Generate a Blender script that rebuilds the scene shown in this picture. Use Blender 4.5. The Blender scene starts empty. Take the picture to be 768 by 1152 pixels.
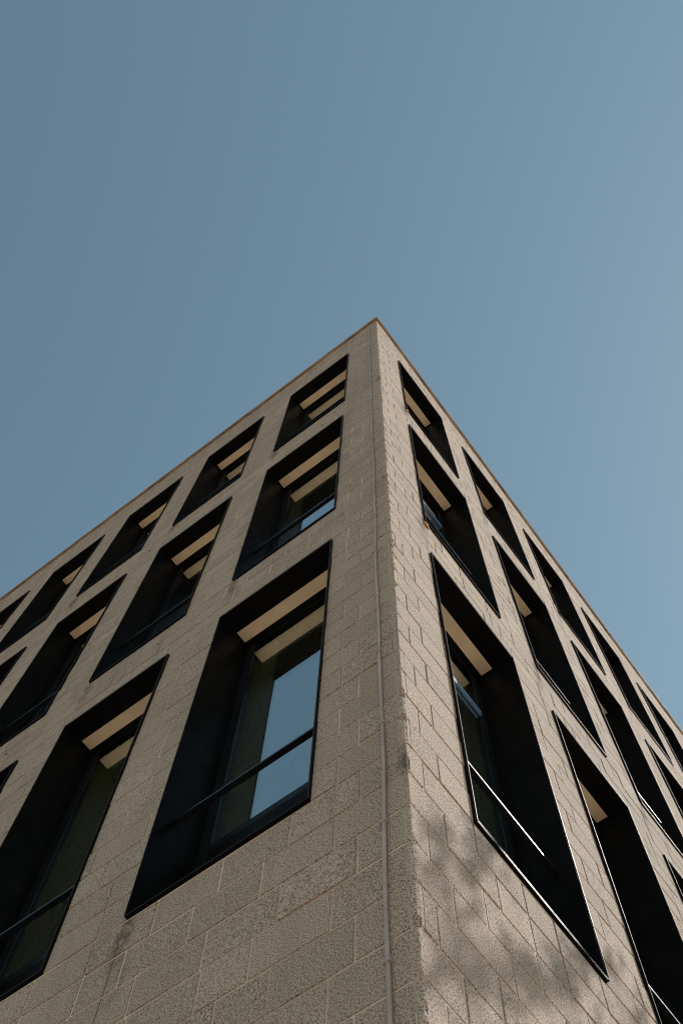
import bpy, bmesh, math, random
from mathutils import Vector, Matrix, noise
rnd = random.Random(7)
C = bpy.context.scene.collection
SC = bpy.context.scene

# ------------------------------------------------------------------ helpers
def tag(o, label=None, cat=None, group=None, kind=None):
    if label: o['label'] = label
    if cat: o['category'] = cat
    if group: o['group'] = group
    if kind: o['kind'] = kind
    return o

def link(name, bm, mats, parent=None, smooth=False, loc=None, normals=True):
    if normals: bmesh.ops.recalc_face_normals(bm, faces=bm.faces)
    me = bpy.data.meshes.new(name); bm.to_mesh(me); bm.free()
    for m in (mats if isinstance(mats, (list, tuple)) else [mats]): me.materials.append(m)
    if smooth:
        for p in me.polygons: p.use_smooth = True
    o = bpy.data.objects.new(name, me); C.objects.link(o)
    if loc is not None: o.location = loc
    if parent: o.parent = parent
    return o

def P(face, u, d, z):
    """u: metres along the facade from the corner, d: metres out of it"""
    return Vector((-u, -d, z)) if face == 'L' else Vector((d, u, z))

def box(bm, face, u0, u1, d0, d1, z0, z1, mi=0):
    v = [bm.verts.new(P(face, u, d, z)) for u in (u0, u1) for d in (d0, d1) for z in (z0, z1)]
    for q in ((0,1,3,2),(4,6,7,5),(0,4,5,1),(2,3,7,6),(0,2,6,4),(1,5,7,3)):
        f = bm.faces.new([v[i] for i in q]); f.material_index = mi

def tube(bm, pts, r, n=8, cap=True):
    rings = []
    for i, p in enumerate(pts):
        a = pts[max(i-1, 0)]; b = pts[min(i+1, len(pts)-1)]
        t = (Vector(b)-Vector(a)).normalized()
        x = t.orthogonal().normalized() if abs(t.z) < .9 else t.cross(Vector((0,1,0))).normalized()
        y = t.cross(x)
        rr = r[i] if isinstance(r, (list, tuple)) else r
        rings.append([bm.verts.new(Vector(p)+rr*(math.cos(k*2*math.pi/n)*x+math.sin(k*2*math.pi/n)*y)) for k in range(n)])
    for a, b in zip(rings, rings[1:]):
        for k in range(n): bm.faces.new((a[k], a[(k+1)%n], b[(k+1)%n], b[k]))
    if cap:
        bm.faces.new(rings[0][::-1]); bm.faces.new(rings[-1])

# ------------------------------------------------------------------ materials
class NT:
    def __init__(s, name):
        s.m = bpy.data.materials.new(name); s.m.use_nodes = True
        s.t = s.m.node_tree; s.b = s.t.nodes['Principled BSDF']; s.out = s.t.nodes['Material Output']
    def n(s, ty, **kw):
        n = s.t.nodes.new(ty)
        for k, v in kw.items():
            if k in n.inputs: s.put(n.inputs[k], v)
            else: setattr(n, k, v)
        return n
    def put(s, sock, v):
        if isinstance(v, bpy.types.NodeSocket): s.t.links.new(v, sock)
        else: sock.default_value = v
    def math(s, op, a, b=None, c=None, clamp=False):
        n = s.t.nodes.new('ShaderNodeMath'); n.operation = op; n.use_clamp = clamp
        for i, v in enumerate((a, b, c)):
            if v is not None: s.put(n.inputs[i], v)
        return n.outputs[0]
    def mix(s, f, a, b, mode='MIX'):
        n = s.t.nodes.new('ShaderNodeMix'); n.data_type = 'RGBA'; n.blend_type = mode
        s.put(n.inputs[0], f); s.put(n.inputs[6], a); s.put(n.inputs[7], b)
        return n.outputs[2]
    def mapr(s, v, a, b, c=0., d=1.):
        n = s.t.nodes.new('ShaderNodeMapRange'); n.clamp = True
        s.put(n.inputs[0], v)
        for i, x in enumerate((a, b, c, d)): s.put(n.inputs[i+1], x)
        return n.outputs[0]
    def noise(s, co, scale, detail=2., rough=.5):
        n = s.t.nodes.new('ShaderNodeTexNoise'); s.t.links.new(co, n.inputs['Vector'])
        n.inputs['Scale'].default_value = scale; n.inputs['Detail'].default_value = detail
        n.inputs['Roughness'].default_value = rough
        return n.outputs[0]
    def obj(s): return s.n('ShaderNodeTexCoord').outputs['Object']
    def bump(s, h, strength, dist):
        n = s.t.nodes.new('ShaderNodeBump'); s.put(n.inputs['Height'], h)
        n.inputs['Strength'].default_value = strength; n.inputs['Distance'].default_value = dist
        s.t.links.new(n.outputs[0], s.b.inputs['Normal'])

def rgb(r, g, b): return (r, g, b, 1)

def plain(name, col, rough=.5, metal=0., var=.15, scale=8., spec=.5, bump=None):
    t = NT(name); co = t.obj()
    f = t.noise(co, scale, 4.)
    lo = rgb(*[c*(1-var) for c in col]); hi = rgb(*[c*(1+var) for c in col])
    t.put(t.b.inputs['Base Color'], t.mix(t.mapr(f, .3, .7), lo, hi))
    t.put(t.b.inputs['Roughness'], t.mapr(t.noise(co, scale*2.3, 3.), .3, .7, rough*.8, min(1, rough*1.2)))
    t.b.inputs['Metallic'].default_value = metal
    t.b.inputs['Specular IOR Level'].default_value = spec
    if bump: t.bump(t.noise(co, bump[0], 3.), bump[1], bump[2])
    return t.m

# facade numbers (metres)
COURSE = .2105; BED0 = 4.245 - COURSE*20
WIN = {'L': dict(u0=.464, w=.964, s=1.425), 'R': dict(u0=.458, w=.975, s=1.4714)}
ROWS = [(5.31, 8.42), (9.104, 12.16), (12.902, 15.856)]
TOP = 17.07
NCOL = 7
LEN = {'L': .464+NCOL*1.425, 'R': .458+NCOL*1.4714}

def curtain_material():
    t = NT('olive_curtain'); co = t.obj(); nt = t.t; nt.nodes.remove(t.b)
    c = t.mix(t.noise(co, 5., 2.), rgb(.82, .74, .50), rgb(.88, .80, .55))
    d = t.n('ShaderNodeBsdfDiffuse', Color=c); tl = t.n('ShaderNodeBsdfTranslucent', Color=c)
    mx = t.n('ShaderNodeMixShader'); mx.inputs[0].default_value = .45
    nt.links.new(d.outputs[0], mx.inputs[1]); nt.links.new(tl.outputs[0], mx.inputs[2]); nt.links.new(mx.outputs[0], t.out.inputs[0])
    return t.m

def wall_material():
    t = NT('split_face_block'); co = t.obj()
    geo = t.n('ShaderNodeNewGeometry')
    sep = t.n('ShaderNodeSeparateXYZ', Vector=co)
    x, y, z = sep.outputs
    u = t.math('MAXIMUM', t.math('MULTIPLY', x, -1.), y)
    isr = t.math('GREATER_THAN', t.math('ADD', x, y), 0.)
    isl = t.math('SUBTRACT', 1., isr)
    rnd_i = geo.outputs['Random Per Island']
    base = t.mix(rnd_i, rgb(.49, .38, .305), rgb(.68, .53, .43))
    # broad tone drift and vertical rain streaks
    mp = t.n('ShaderNodeMapping', Vector=co); mp.inputs['Scale'].default_value = (3.5, 3.5, .35)
    base = t.mix(t.mapr(t.noise(co, .55, 3.), .35, .7, 0., .55), base, rgb(.46, .36, .295))
    base = t.mix(t.mapr(t.noise(mp.outputs[0], 1., 4., .6), .48, .72, 0., .6), base, rgb(.36, .285, .21))
    base = t.mix(t.mapr(t.noise(co, 6., 4., .65), .45, .75, 0., .35), base, rgb(.61, .50, .415))
    # runs of dirt below the coping
    mq = t.n('ShaderNodeMapping', Vector=co); mq.inputs['Scale'].default_value = (7., 7., .5)
    run = t.math('MULTIPLY', t.mapr(t.math('SUBTRACT', TOP, z), .05, 1.1, 1., 0.), t.mapr(t.noise(mq.outputs[0], 1., 3., .6), .42, .68))
    base = t.mix(t.math('MULTIPLY', run, .6), base, rgb(.2, .16, .12))
    # runs below the sills
    run2 = None
    for b, _ in ROWS:
        dz = t.math('SUBTRACT', b, z)
        q = t.math('MULTIPLY', t.mapr(dz, 0., .02), t.mapr(dz, .05, .65, 1., 0.))
        run2 = q if run2 is None else t.math('MAXIMUM', run2, q)
    run2 = t.math('MULTIPLY', run2, t.mapr(t.noise(mq.outputs[0], 1.7, 3., .6), .48, .7))
    base = t.mix(t.math('MULTIPLY', run2, .45), base, rgb(.22, .17, .125))
    # aggregate: pebbles, pores, pale grains
    vor = t.n('ShaderNodeTexVoronoi', Vector=co); vor.inputs['Scale'].default_value = 95.
    grain = t.noise(co, 210., 3., .7)
    pn = t.noise(co, 160., 2., .6)
    pores = t.mapr(pn, .41, .455, 1., 0.)
    base = t.mix(t.mapr(grain, .35, .7, .0, .75), base, t.mix(.5, base, rgb(.62, .55, .47)))
    base = t.mix(t.math('MULTIPLY', pores, t.mapr(t.noise(co, 3., 3.), .35, .65, .62, .8)), base, rgb(.10, .072, .045))
    base = t.mix(t.math('MULTIPLY', t.mapr(pn, .55, .62), .75), base, rgb(.80, .69, .60))
    # rain stains running from the lower corners of the openings
    stain = None
    def pick(a, b): return t.math('ADD', t.math('MULTIPLY', isl, a), t.math('MULTIPLY', isr, b))
    cell = t.math('DIVIDE', t.math('SUBTRACT', u, pick(.464+.964+.0, .458-.01)), pick(1.425, 1.4714))
    idx = t.math('FLOOR', t.math('ADD', cell, .5))
    du = t.math('MULTIPLY', t.math('SUBTRACT', cell, idx), 1.44)
    wob = t.math('MULTIPLY', t.math('SUBTRACT', t.noise(co, 5., 4., .7), .5), .22)
    for k, (b, _) in enumerate(ROWS):
        dz = t.math('SUBTRACT', b, z)
        wn = t.n('ShaderNodeTexWhiteNoise', noise_dimensions='2D')
        cb = t.n('ShaderNodeCombineXYZ'); t.put(cb.inputs[0], idx); t.put(cb.inputs[1], t.math('ADD', isr, k*3.1))
        t.t.links.new(cb.outputs[0], wn.inputs['Vector'])
        ln = t.math('MULTIPLY_ADD', wn.outputs['Value'], .45, .22)
        down = t.math('MULTIPLY', t.mapr(dz, -.01, .03), t.mapr(t.math('DIVIDE', dz, ln), .3, 1., 1., 0.))
        dd = t.math('ABSOLUTE', t.math('ADD', t.math('ADD', du, wob), t.math('MULTIPLY', dz, .12)))
        side = t.mapr(dd, .015, .075, 1., 0.)
        m = t.math('MULTIPLY', down, side)
        stain = m if stain is None else t.math('MAXIMUM', stain, m)
    crack = t.math('MULTIPLY', t.mapr(t.math('ABSOLUTE', t.math('ADD', t.math('SUBTRACT', u, 1.428), t.math('MULTIPLY', wob, .06))), .002, .005, 1., 0.), isl)
    crack = t.math('MULTIPLY', crack, t.math('MULTIPLY', t.mapr(z, 3.3, 3.7), t.mapr(z, 5.3, 5.31, 1., 0.)))
    stain = t.math('MULTIPLY', stain, t.mapr(t.noise(co, 14., 4., .7), .35, .6, .1, .8))
    stain = t.math('MAXIMUM', stain, t.math('MULTIPLY', crack, .8))
    base = t.mix(stain, base, rgb(.07, .05, .035))
    base = t.mix(1., base, rgb(.68, .69, .715), 'MULTIPLY')
    t.put(t.b.inputs['Base Color'], base)
    t.b.inputs['Roughness'].default_value = .93
    t.b.inputs['Specular IOR Level'].default_value = .25
    h = t.math('ADD', t.math('MULTIPLY', grain, .9), t.math('MULTIPLY', vor.outputs['Distance'], .25))
    h = t.math('SUBTRACT', h, t.math('MULTIPLY', pores, .55))
    h = t.math('ADD', h, t.math('MULTIPLY', t.noise(co, 14., 2., .5), .35))
    t.bump(h, .7, .003)
    return t.m

def mortar_material():
    t = NT('mortar'); co = t.obj()
    c = t.mix(t.mapr(t.noise(co, 1.1, 3.), .44, .62), rgb(.60, .51, .42), rgb(.27, .2, .13))
    c = t.mix(t.mapr(t.noise(co, 60., 3.), .35, .7), c, t.mix(.5, c, rgb(.6, .5, .4)))
    t.put(t.b.inputs['Base Color'], c); t.b.inputs['Roughness'].default_value = .95
    t.bump(t.noise(co, 120., 3.), .5, .004)
    return t.m

def glass_material():
    t = NT('window_glass'); nt = t.t
    nt.nodes.remove(t.b)
    lw = t.n('ShaderNodeLayerWeight'); lw.inputs['Blend'].default_value = .5
    fr = t.math('MULTIPLY_ADD', t.math('POWER', lw.outputs['Facing'], 4.), .36, .56)    # coated pane, same from both sides
    co = t.obj()
    bp = t.n('ShaderNodeBump'); bp.inputs['Strength'].default_value = .04; bp.inputs['Distance'].default_value = .02
    nt.links.new(t.noise(co, 1.6, 2.), bp.inputs['Height'])
    gl = t.n('ShaderNodeBsdfGlossy'); gl.inputs['Color'].default_value = rgb(.89, .97, 1); gl.inputs['Roughness'].default_value = .0
    nt.links.new(bp.outputs[0], gl.inputs['Normal'])
    tr = t.n('ShaderNodeBsdfTransparent'); tr.inputs['Color'].default_value = rgb(.95, .97, .9)
    mx = t.n('ShaderNodeMixShader')
    nt.links.new(fr, mx.inputs[0]); nt.links.new(tr.outputs[0], mx.inputs[1]); nt.links.new(gl.outputs[0], mx.inputs[2])
    nt.links.new(mx.outputs[0], t.out.inputs[0])
    return t.m

M = dict(
    wall=wall_material(), mortar=mortar_material(), glass=glass_material(),
    black=plain('black_powder_coat', (.0055, .0056, .006), .4, 0, .3, 5., .04),
    frame=plain('dark_window_frame', (.008, .010, .012), .35, 0, .3, 6., .15),
    trim=plain('satin_black_trim', (.011, .0115, .012), .38, 0, .3, 5., .3),
    rail=plain('painted_steel_rail', (.010, .013, .016), .3, 0., .2, 12., .5),
    strip=plain('tan_soffit_board', (.70, .575, .40), .55, 0, .1, 7., .3),
    curtain=curtain_material(),
    blue=plain('blue_grey_streak', (.10, .20, .33), .35, 0, .15, 6., .5),  # colour of the bar that stands in for a bluish streak
    coping=plain('weathered_brown_coping', (.27, .2, .125), .6, 0, .6, 3., .3, (40, .3, .004)),
    copf=plain('pale_coping_edge', (.33, .27, .2), .6, 0, .4, 4., .3),
    conduit=plain('grey_pink_conduit', (.36, .31, .285), .5, 0, .15, 6., .4),
    sealant=plain('orange_sealant_foam', (.5, .29, .1), .9, 0, .35, 45., .2, (60, .8, .01)),
    interior=plain('pale_interior_plaster', (.40, .385, .35), .9, 0, .1, 2.),
    roof=plain('roof_felt', (.1, .1, .1), .9, 0, .2, 3.),
)

# ------------------------------------------------------------------ building
bld = bpy.data.objects.new('office_building', None); C.objects.link(bld)
tag(bld, 'beige concrete block office building seen from its sharp corner, rows of deep black framed windows', 'building')

def openings(face):
    w = WIN[face]
    return [(w['u0']+c*w['s'], w['u0']+c*w['s']+w['w'], b, t) for c in range(NCOL) for b, t in ROWS]

def subtract(rect, ops):
    """rect (u0,u1,z0,z1) minus the openings"""
    out = [rect]
    for a0, a1, b0, b1 in ops:
        nxt = []
        for u0, u1, z0, z1 in out:
            if a1 <= u0 or a0 >= u1 or b1 <= z0 or b0 >= z1: nxt.append((u0, u1, z0, z1)); continue
            if z0 < b0: nxt.append((u0, u1, z0, b0))
            if z1 > b1: nxt.append((u0, u1, b1, z1))
            y0, y1 = max(z0, b0), min(z1, b1)
            if u0 < a0: nxt.append((u0, a0, y0, y1))
            if u1 > a1: nxt.append((a1, u1, y0, y1))
        out = nxt
    return out

EDGE = .035       # width of the rough corner strip
REC = .004        # depth of the mortar joints
bm = bmesh.new()
def face_quad(face, vs, mi):
    f = bm.faces.new(vs if face == 'R' else vs[::-1]); f.material_index = mi

def block(face, u0, u1, z0, z1, iu0, iu1, iz0, iz1, tilt):
    """piece of a block, chamfered at its real edges; i*: the edge is a joint"""
    j, c = .0048, .002
    a0 = u0+(j if iu0 else 0); a1 = u1-(j if iu1 else 0); b0 = z0+(j if iz0 else 0); b1 = z1-(j if iz1 else 0)
    if a1-a0 < .01 or b1-b0 < .008: return
    base = [P(face, *q) for q in ((a0, -REC-.002, b0), (a1, -REC-.002, b0), (a1, -REC-.002, b1), (a0, -REC-.002, b1))]
    e0, e1, f0, f1 = a0+(c if iu0 else 0), a1-(c if iu1 else 0), b0+(c if iz0 else 0), b1-(c if iz1 else 0)
    top = [P(face, uu, tilt+rnd.uniform(-.0008, .0008), zz) for uu, zz in ((e0, f0), (e1, f0), (e1, f1), (e0, f1))]
    B = [bm.verts.new(v) for v in base]; T = [bm.verts.new(v) for v in top]
    face_quad(face, T, 0)
    for k in range(4): face_quad(face, [B[k], B[(k+1)%4], T[(k+1)%4], T[k]], 0)

OFFS = {'L': (.228, .345), 'R': (.105, .222)}
ncourse = int((TOP-0)/COURSE)+2
for face in 'LR':
    ops = openings(face); L = LEN[face]
    for n in range(-1, ncourse):
        z0 = BED0+n*COURSE; z1 = z0+COURSE
        z0 = max(z0, 0); z1 = min(z1, TOP)
        if z1-z0 < .03: continue
        # joint positions along the course
        us = [EDGE]; uu = OFFS[face][n % 2] + rnd.uniform(-.012, .012)
        while uu < L-.05:
            us.append(uu); uu += .3425 if rnd.random() > .12 else rnd.choice((.115, .228))
        us.append(L)
        for i, (p, q) in enumerate(zip(us, us[1:])):
            tilt = max(-.0012, rnd.gauss(0, .0011))
            if rnd.random() < .05: tilt += rnd.uniform(.0005, .002)
            for (a, b, c, d) in subtract((p, q, z0, z1), ops):
                block(face, a, b, c, d, a == p and i > 0, b == q, c == z0, d == z1, tilt)
    # mortar sheet behind the blocks
    us = sorted({EDGE, L, *[o[0] for o in ops], *[o[1] for o in ops]}); zs = sorted({0, TOP, *[o[2] for o in ops], *[o[3] for o in ops]})
    grid = {}
    def gv(a, b):
        if (a, b) not in grid: grid[(a, b)] = bm.verts.new(P(face, a, -REC, b))
        return grid[(a, b)]
    for a, b in zip(us, us[1:]):
        for c, d in zip(zs, zs[1:]):
            mu, mz = (a+b)/2, (c+d)/2
            if any(o[0] < mu < o[1] and o[2] < mz < o[3] for o in ops): continue
            face_quad(face, [gv(a, c), gv(b, c), gv(b, d), gv(a, d)], 1)
# rough worn corner: a fine strip that wraps the two faces
prev = None; z = 0.
chip = [(rnd.uniform(0, TOP), rnd.uniform(.012, .04), rnd.uniform(.007, .022)) for _ in range(85)]
while z <= TOP:
    ph = ((z-BED0) % COURSE); jd = min(ph, COURSE-ph)
    cut = .0
    for cz, ch, cd in chip:
        if abs(z-cz) < ch: cut = max(cut, cd*(1-(abs(z-cz)/ch)**2))
    nn = noise.noise(Vector((0, 3.1, z*16)))*.005+noise.noise(Vector((5, 1.1, z*42)))*.004+noise.noise(Vector((9, 1.1, z*110)))*.002
    e = .003+max(0, nn)+cut+.013*random.Random(int((z-BED0)//COURSE)*7+3).random()**3
    jn = REC if jd < .006 else (.003 if jd < .011 else 0)
    w2 = EDGE*.5
    row = [(-EDGE, 0.0+jn*.9), (-w2, .0006+jn+max(0, -nn)*.4), (-.001-e, e*.18+jn), (-e*.45-jn*.7, e*.45+jn*.7), (-e*.18-jn, .001+e), (-.0006-jn-max(0, nn)*.4, w2), (-jn*.9, EDGE)]
    cur = [bm.verts.new((px, py, z)) for px, py in row]
    if prev:
        for a in range(6):
            f = bm.faces.new((prev[a], prev[a+1], cur[a+1], cur[a])); f.material_index = 0; f.smooth = False
    prev = cur
    z += .0105 if abs(jd) > .02 else .0035
wall = link('wall', bm, [M['wall'], M['mortar']], bld, normals=False)

# backing masonry closes the rear of the facade around the openings
DB = .30
bm = bmesh.new()
for face in 'LR':
    ops = openings(face); L = LEN[face]
    us = sorted({.0, L, *[o[0] for o in ops], *[o[1] for o in ops]}); zs = sorted({0, TOP, *[o[2] for o in ops], *[o[3] for o in ops]})
    for a, b in zip(us, us[1:]):
        for c, d in zip(zs, zs[1:]):
            mu, mz = (a+b)/2, (c+d)/2
            if any(o[0] < mu < o[1] and o[2] < mz < o[3] for o in ops): continue
            a_ = max(a, .02) if face == 'L' else max(a, DB+.012)
            box(bm, face, a_, b, -DB-.01, -REC-.004, c, d)
# rear walls, storey floors
XB, YB = -LEN['L'], LEN['R']
box(bm, 'R', .35, YB, XB-.15, XB, 0, TOP); box(bm, 'R', YB+.002, YB+.2, XB-.15, -.02, 0, TOP)
for zf in (.05, 4.75, 8.58, 12.34, 16.2):
    box(bm, 'R', .32, YB-.01, XB+.01, -.32, zf, zf+.3)
box(bm, 'R', 1.9, YB-.02, -1.95, -1.85, .4, 16.1); box(bm, 'R', 1.9, 2.0, XB+.02, -2.0, .4, 16.1)
link('interior_wall', bm, M['interior'], bld)

bm = bmesh.new(); box(bm, 'R', .02, YB+.15, XB-.1, -.02, TOP+.002, TOP+.12)
link('roof', bm, M['roof'], bld)

# coping: a thin projecting slab with short lengths and worn underside
bm = bmesh.new()
PR = .024
def coping_len(face, a, b, dz):
    box(bm, face, a, b, -.34, PR, TOP+.004+dz, TOP+.05+dz)
for face in 'LR':
    L = LEN[face]; u = -PR if face == 'R' else .342
    if face == 'L': u = -PR+.004
    while u < L:
        nu = min(u+1.9, L+.1)
        jj = rnd.uniform(-.004, .003)
        lo = u+.003
        if face == 'L' and u < 0: lo = .3605
        box(bm, face, lo, nu-.003, -.34 if not (face == 'R' and u < 0) else -.36, PR+jj, TOP+.004, TOP+.030+jj)
        u = nu
cop = link('coping', bm, M['coping'], bld)
bm = bmesh.new()   # metal drip edge on top of the coping
for face in 'LR':
    box(bm, face, (-PR-.012 if face == 'R' else .2005), LEN[face]+.1, (-.2 if face == 'R' else -.2), PR+.012, TOP+.035, TOP+.048)
link('drip_edge', bm, M['copf'], cop)

# conduit on the shaded face close to the corner
pts = []
zz = 0.
while zz <= TOP-.02:
    uu = .1025+ (zz-3)*.0017 + .0035*math.sin(zz*1.9)+.0025*math.sin(zz*4.3+1)
    pts.append(P('L', uu, .0095, zz)); zz += .12
bm = bmesh.new(); tube(bm, pts, .0078, 8); con = link('conduit', bm, M['conduit'], bld, smooth=True)
for k in range(24):
    zz = .7+k*.69; uu = .1025+(zz-3)*.0017+.0035*math.sin(zz*1.9)+.0025*math.sin(zz*4.3+1)
    bm = bmesh.new()
    box(bm, 'L', uu-.014, uu+.014, .0, .019, zz-.007, zz+.007)
    link('bracket', bm, M['conduit'], con)

# ------------------------------------------------------------------ windows
PROUD, TH, DEP = .015, .007, .285
def window(face, col, row):
    w = WIN[face]['w']; b, t = ROWS[row]; h = t-b
    loc = P(face, WIN[face]['u0']+col*WIN[face]['s'], 0, b)
    # black folded metal lining, its front edge a little proud of the blocks
    bm = bmesh.new()
    g = .002
    box(bm, face, g, g+TH, -DEP-.05, PROUD, g, h-g)
    box(bm, face, w-g-TH, w-g, -DEP-.05, PROUD, g, h-g)
    box(bm, face, g+TH, w-g-TH, -DEP-.05, PROUD-.0015, g, g+TH)
    box(bm, face, g+TH, w-g-TH, -DEP-.05, PROUD-.0015, h-g-TH, h-g)
    # second lining leaf towards the glass leaves a thin joint on the jambs
    box(bm, face, g+TH-.001, g+TH+.003, -DEP-.04, -.222, g+TH-.001, h-g-TH+.001)
    box(bm, face, w-g-TH-.003, w-g-TH+.001, -DEP-.04, -.222, g+TH-.001, h-g-TH+.001)
    win = link('window', bm, M['black'], bld, loc=loc)
    # satin lip folded round the front of the lining
    bm = bmesh.new(); lp = .0022; d0, d1 = PROUD+.0003, PROUD+.0035
    box(bm, face, g, g+lp, d0, d1, g, h-g); box(bm, face, w-g-lp, w-g, d0, d1, g, h-g)
    box(bm, face, g+lp, w-g-lp, d0, d1-.0005, g, g+lp); box(bm, face, g+lp, w-g-lp, d0, d1-.0005, h-g-lp, h-g)
    link('outer_lip', bm, M['trim'], win)
    a0, a1, z0, z1 = g+TH+.003, w-g-TH-.003, g+TH, h-g-TH
    # sash frame at the glass line
    st, hd = .075, .006
    sp = .765       # top of the fixed lower panel
    bm = bmesh.new()
    box(bm, face, a0+.001, a0+st, -DEP-.009, -DEP+.006, z0+.001, z1-.001)
    box(bm, face, a1-st, a1-.001, -DEP-.009, -DEP+.006, z0+.001, z1-.001)
    box(bm, face, a0+st, a1-st, -DEP-.009, -DEP+.005, z1-hd, z1-.001)
    box(bm, face, a0+st, a1-st, -DEP-.009, -DEP+.005, sp-.06, sp)
    box(bm, face, a0+st, a1-st, -DEP-.009, -DEP+.005, z0+.001, z0+.05)
    link('sash_frame', bm, M['frame'], win)
    bm = bmesh.new(); box(bm, face, a0+st, a1-st, -DEP-.02, -DEP+.01, z0+.05, sp-.06)
    link('lower_panel', bm, M['black'], win)
    bm = bmesh.new(); box(bm, face, a0+st-.002, a1-st+.002, -DEP-.006, -DEP, sp-.002, z1-hd+.002)
    link('pane', bm, M['glass'], win)
    # tan board in the black soffit
    bm = bmesh.new(); box(bm, face, a0+.012, a1-.012, -.235, -.145, z1-.005, z1-.0005)
    link('soffit_board', bm, M['strip'], win)
    # guard rail from jamb to jamb
    bm = bmesh.new()
    rz = .80+rnd.uniform(-.006, .006)
    box(bm, face, a0+.001, a1-.001, -.112, -.080, rz-.007, rz+.007)
    link('guard_rail', bm, M['rail'], win)
    if face == 'R':
        bm = bmesh.new(); box(bm, face, a0+st, a1-st, -DEP+.0055, -DEP+.02, z1-.63, z1-.575)  # blue bar added to give the bluish streak across the glass
        link('blue_streak_bar', bm, M['blue'], win)
    # curtain hanging behind the glass, gathered to one side
    if (face, col, row) not in (('L', 0, 0), ('R', 0, 0), ('R', 1, 0)) and rnd.random() < .7: return win
    bm = bmesh.new()
    c0, c1 = w*rnd.uniform(.55, .8), w+.16
    if (face, col, row) == ('L', 0, 0): c0 = w*.75
    n = 70; ph = rnd.uniform(0, 6)
    lo, hi = z0+.06, z1-.06
    R = []
    for k in range(n+1):
        uu = c0+(c1-c0)*k/n
        dd = -DEP-.048+.018*math.sin(uu*95+ph)+.012*math.sin(uu*41+ph*2)
        R.append([bm.verts.new(P(face, uu+.006*math.sin(uu*30+q), dd, lo+(hi-lo)*q/4)) for q in range(5)])
    for p_, q_ in zip(R, R[1:]):
        for k in range(4): bm.faces.new((p_[k], q_[k], q_[k+1], p_[k+1]))
    link('curtain', bm, M['curtain'], win, smooth=True)
    return win

for face in 'LR':
    for row in range(3):
        for col in range(NCOL):
            window(face, col, row)

# weep holes in the bands between the window rows
for u_, z_ in ((4.456, 12.516), (2.096, 8.853), (3.1, 12.53), (.75, 12.47), (3.6, 8.8), (5.2, 8.86), (5.9, 12.5)):
    bm = bmesh.new(); tube(bm, [P('L', u_, -.001, z_), P('L', u_, .0035, z_)], .011, 10)
    link('weep_hole', bm, M['black'], bld)

# lumps of orange sealant squeezed out under two sunlit window corners
def lump(u, z, su, sz, label):
    bm = bmesh.new()
    bmesh.ops.create_icosphere(bm, subdivisions=4, radius=1)
    for v in bm.verts:
        q = noise.noise(v.co*2.2+Vector((u*9, z, 0)))*.5+noise.noise(v.co*5.5)*.3
        v.co = v.co*(1+q)
        c = v.co.copy(); v.co = P('R', c.x*su+abs(c.z)*su*.1, c.y*.011, c.z*sz)
    o = link('sealant_patch', bm, M['sealant'], bld, smooth=True, loc=P('R', u, .002, z)); o['label'] = label
lump(.475, 12.855, .022, .055, 'orange sealant lump under the top window nearest the corner')
lump(.478, 9.05, .026, .05, 'orange sealant lump under the middle window nearest the corner')

# ------------------------------------------------------------------ ground
def sheet(name, x0, x1, y0, y1, z, mat):
    bm = bmesh.new()
    bm.faces.new([bm.verts.new(v) for v in ((x0, y0, z), (x1, y0, z), (x1, y1, z), (x0, y1, z))])
    return tag(link(name, bm, mat), kind='structure')
asph = plain('ground_gravel', (.44, .31, .225), .95, 0, .2, 1.5, .2, (90, .5, .01))
sheet('ground', -400, 400, -400, 400, -.12, asph)
t = NT('paving_slabs'); co = t.obj()
br = t.n('ShaderNodeTexBrick', Vector=co); br.inputs['Scale'].default_value = 1.; br.inputs['Mortar Size'].default_value = .006
br.inputs['Brick Width'].default_value = .6; br.inputs['Row Height'].default_value = .6
br.inputs['Color1'].default_value = rgb(.50, .36, .28); br.inputs['Color2'].default_value = rgb(.56, .41, .32); br.inputs['Mortar'].default_value = rgb(.2, .18, .15)
t.put(t.b.inputs['Base Color'], t.mix(t.mapr(t.noise(co, 1.2, 4.), .3, .7, 0, .3), br.outputs['Color'], rgb(.3, .27, .23))); t.b.inputs['Roughness'].default_value = .9
pav = t.m
bm = bmesh.new()
box(bm, 'R', -9, 30, .02, 9, -.125, 0); box(bm, 'R', -9, -.02, -30, .018, -.125, 0)
tag(link('pavement', bm, pav), kind='structure')

# ------------------------------------------------------------------ street tree whose crown throws dappled shade
AZ, EL = math.atan2(.62, .785), math.radians(48)      # azimuth clockwise from +Y
S = Vector((math.sin(AZ)*math.cos(EL), math.cos(AZ)*math.cos(EL), math.sin(EL)))
leafm = NT('leaf'); co = leafm.obj()
leafm.put(leafm.b.inputs['Base Color'], leafm.mix(leafm.n('ShaderNodeNewGeometry').outputs['Random Per Island'], rgb(.05, .085, .025), rgb(.11, .15, .045)))
leafm.b.inputs['Roughness'].default_value = .6
bark = plain('bark', (.13, .1, .075), .95, 0, .3, 9., .2, (25, .8, .02))
TX, TY = 3.3, 4.85
tree = bpy.data.objects.new('street_tree', None); C.objects.link(tree); tree.location = (TX, TY, 0)
tag(tree, 'leafy street tree on the pavement beside the sunlit facade', 'tree')
bm = bmesh.new()
tube(bm, [(0, 0, -.02), (.03, .02, .6), (.02, .05, 2.5), (.1, .0, 5.0), (.05, .05, 8.2), (0, 0, 9.6)], [.2, .15, .13, .11, .06, .012], 10)
tips = []
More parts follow.
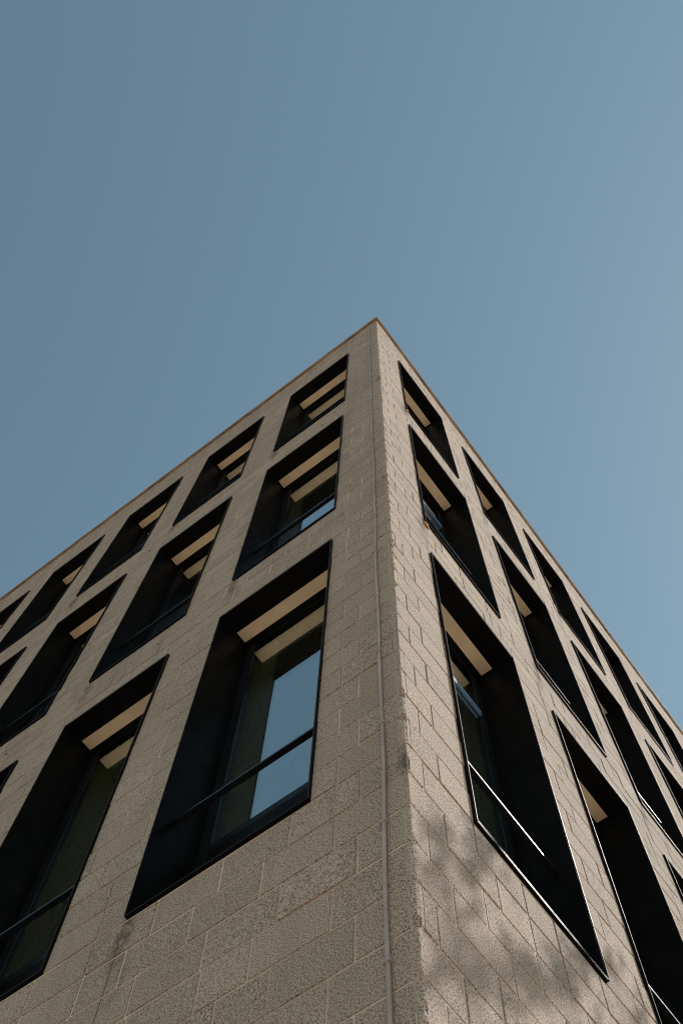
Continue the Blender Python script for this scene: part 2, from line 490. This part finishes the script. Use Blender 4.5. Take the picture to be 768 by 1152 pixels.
for k in range(26):
    a = k*2.4; zb = 3.4+k*.24; ln = (2.2-1.5*k/26)*rnd.uniform(.75, 1)
    e = Vector((math.cos(a)*ln, math.sin(a)*ln, zb+ln*.6))
    mid = Vector((math.cos(a+.2)*ln*.5, math.sin(a+.2)*ln*.5, zb+ln*.22))
    tube(bm, [Vector((.05, .03, zb)), mid, e], [.04, .022, .006], 6); tips += [e, (mid+e)/2, mid]
# thin twigs at the top whose leaf clumps throw the scattered patches of shade on the facade
spots = []
for (yy, zz, sg) in ((.16, 4.87, .06), (.13, 4.62, .05), (.51, 5.14, .05), (.22, 4.52, .08), (.30, 4.33, .09), (.47, 4.47, .085), (.62, 4.66, .06), (.80, 4.72, .085),
                     (.98, 4.93, .05), (1.08, 5.08, .07), (1.55, 5.5, .06), (1.62, 5.2, .08), (.12, 4.15, .07), (1.3, 4.75, .06), (.38, 4.9, .03), (1.25, 5.3, .035)):
    q = Vector((0, yy, zz))+S*rnd.uniform(7.0, 7.7)-Vector((TX, TY, 0))
    spots.append((q, sg))
    j0 = Vector((.05, .03, rnd.uniform(7.4, 8.6)))
    tube(bm, [j0, j0.lerp(q, .5)+Vector((0, 0, -.25)), q], [.018, .011, .004], 5)
link('trunk', bm, bark, tree, smooth=True)
bm = bmesh.new()
cl = [p+Vector([rnd.gauss(0, .22) for _ in range(3)]) for p in tips for _ in range(1 if p.z > 7.5 else 3)]
def clear(c):
    g = c+Vector((TX, TY, 0)); k = g.x/S.x
    return not (-.3 < g.y-S.y*k < 2.4 and g.z-S.z*k > 3.75)
cl = [c for c in cl if clear(c)]
for c, sg in spots:
    for _ in range(int(16+sg*260)):
        p = c+Vector([rnd.gauss(0, sg*.85) for _ in range(3)])
        s = rnd.uniform(.03, .055)
        n = Vector((rnd.gauss(0, 1), rnd.gauss(0, 1), rnd.gauss(.6, 1))).normalized()
        x = n.orthogonal().normalized(); y = n.cross(x)
        bm.faces.new([bm.verts.new(p+v) for v in (x*s, y*s*.5+x*s*.1, -x*s, -y*s*.5+x*s*.1)])
for c in cl:
    for _ in range(70):
        p = c+Vector([rnd.gauss(0, .12) for _ in range(3)])
        s = rnd.uniform(.045, .085)
        n = Vector((rnd.gauss(0, 1), rnd.gauss(0, 1), rnd.gauss(.6, 1))).normalized()
        x = n.orthogonal().normalized(); y = n.cross(x)
        bm.faces.new([bm.verts.new(p+v) for v in (x*s, y*s*.5+x*s*.1, -x*s, -y*s*.5+x*s*.1)])
link('crown', bm, leafm.m, tree, normals=False)

# ------------------------------------------------------------------ sun, sky, camera
sd = bpy.data.lights.new('sun', 'SUN'); sd.energy = 4.5; sd.angle = math.radians(.5); sd.color = (1, .935, .86)
so = bpy.data.objects.new('sun', sd); C.objects.link(so); so.rotation_euler = S.to_track_quat('Z', 'Y').to_euler(); so.location = S*60
W = bpy.data.worlds.new('World'); SC.world = W; W.use_nodes = True
nt = W.node_tree; bg = nt.nodes['Background']
sky = nt.nodes.new('ShaderNodeTexSky'); sky.sky_type = 'NISHITA'; sky.sun_disc = False
sky.sun_elevation = EL; sky.sun_rotation = AZ; sky.air_density = 1.; sky.dust_density = .2; sky.ozone_density = .6
mxn = nt.nodes.new('ShaderNodeMix'); mxn.data_type = 'RGBA'; mxn.blend_type = 'MULTIPLY'; mxn.inputs[0].default_value = 1
mxn.inputs[7].default_value = (1.01, 1.03, .77, 1)      # the photograph's slightly teal sky
nt.links.new(sky.outputs[0], mxn.inputs[6]); nt.links.new(mxn.outputs[2], bg.inputs[0]); bg.inputs[1].default_value = .15

r = Vector((.7989283, .60106002, .0209865)); u = Vector((.56687638, -.76423068, .30757542)); f = Vector((-.20090981, .23383395, .95129224))
cd = bpy.data.cameras.new('camera'); cam = bpy.data.objects.new('camera', cd); C.objects.link(cam)
m = Matrix((r, u, -f)).transposed().to_4x4(); m.translation = Vector((2.4008*.475, -3.7911*.475, 1.6)); cam.matrix_world = m
cd.sensor_fit = 'VERTICAL'; cd.sensor_height = 24; cd.lens = 24*1212.04/1152; cd.clip_end = 2000; cd.clip_start = .05
SC.camera = cam
SC.view_settings.view_transform = 'Standard'; SC.view_settings.look = 'None'; SC.view_settings.exposure = .12; SC.view_settings.gamma = 1
SC.view_settings.use_curve_mapping = False
SC.cycles.use_denoising = True; SC.cycles.denoising_prefilter = 'NONE'; SC.cycles.pixel_filter_type = 'BLACKMAN_HARRIS'; SC.cycles.filter_width = 1.15; SC.cycles.sample_clamp_indirect = 4
SC.cycles.max_bounces = 8; SC.cycles.transparent_max_bounces = 12
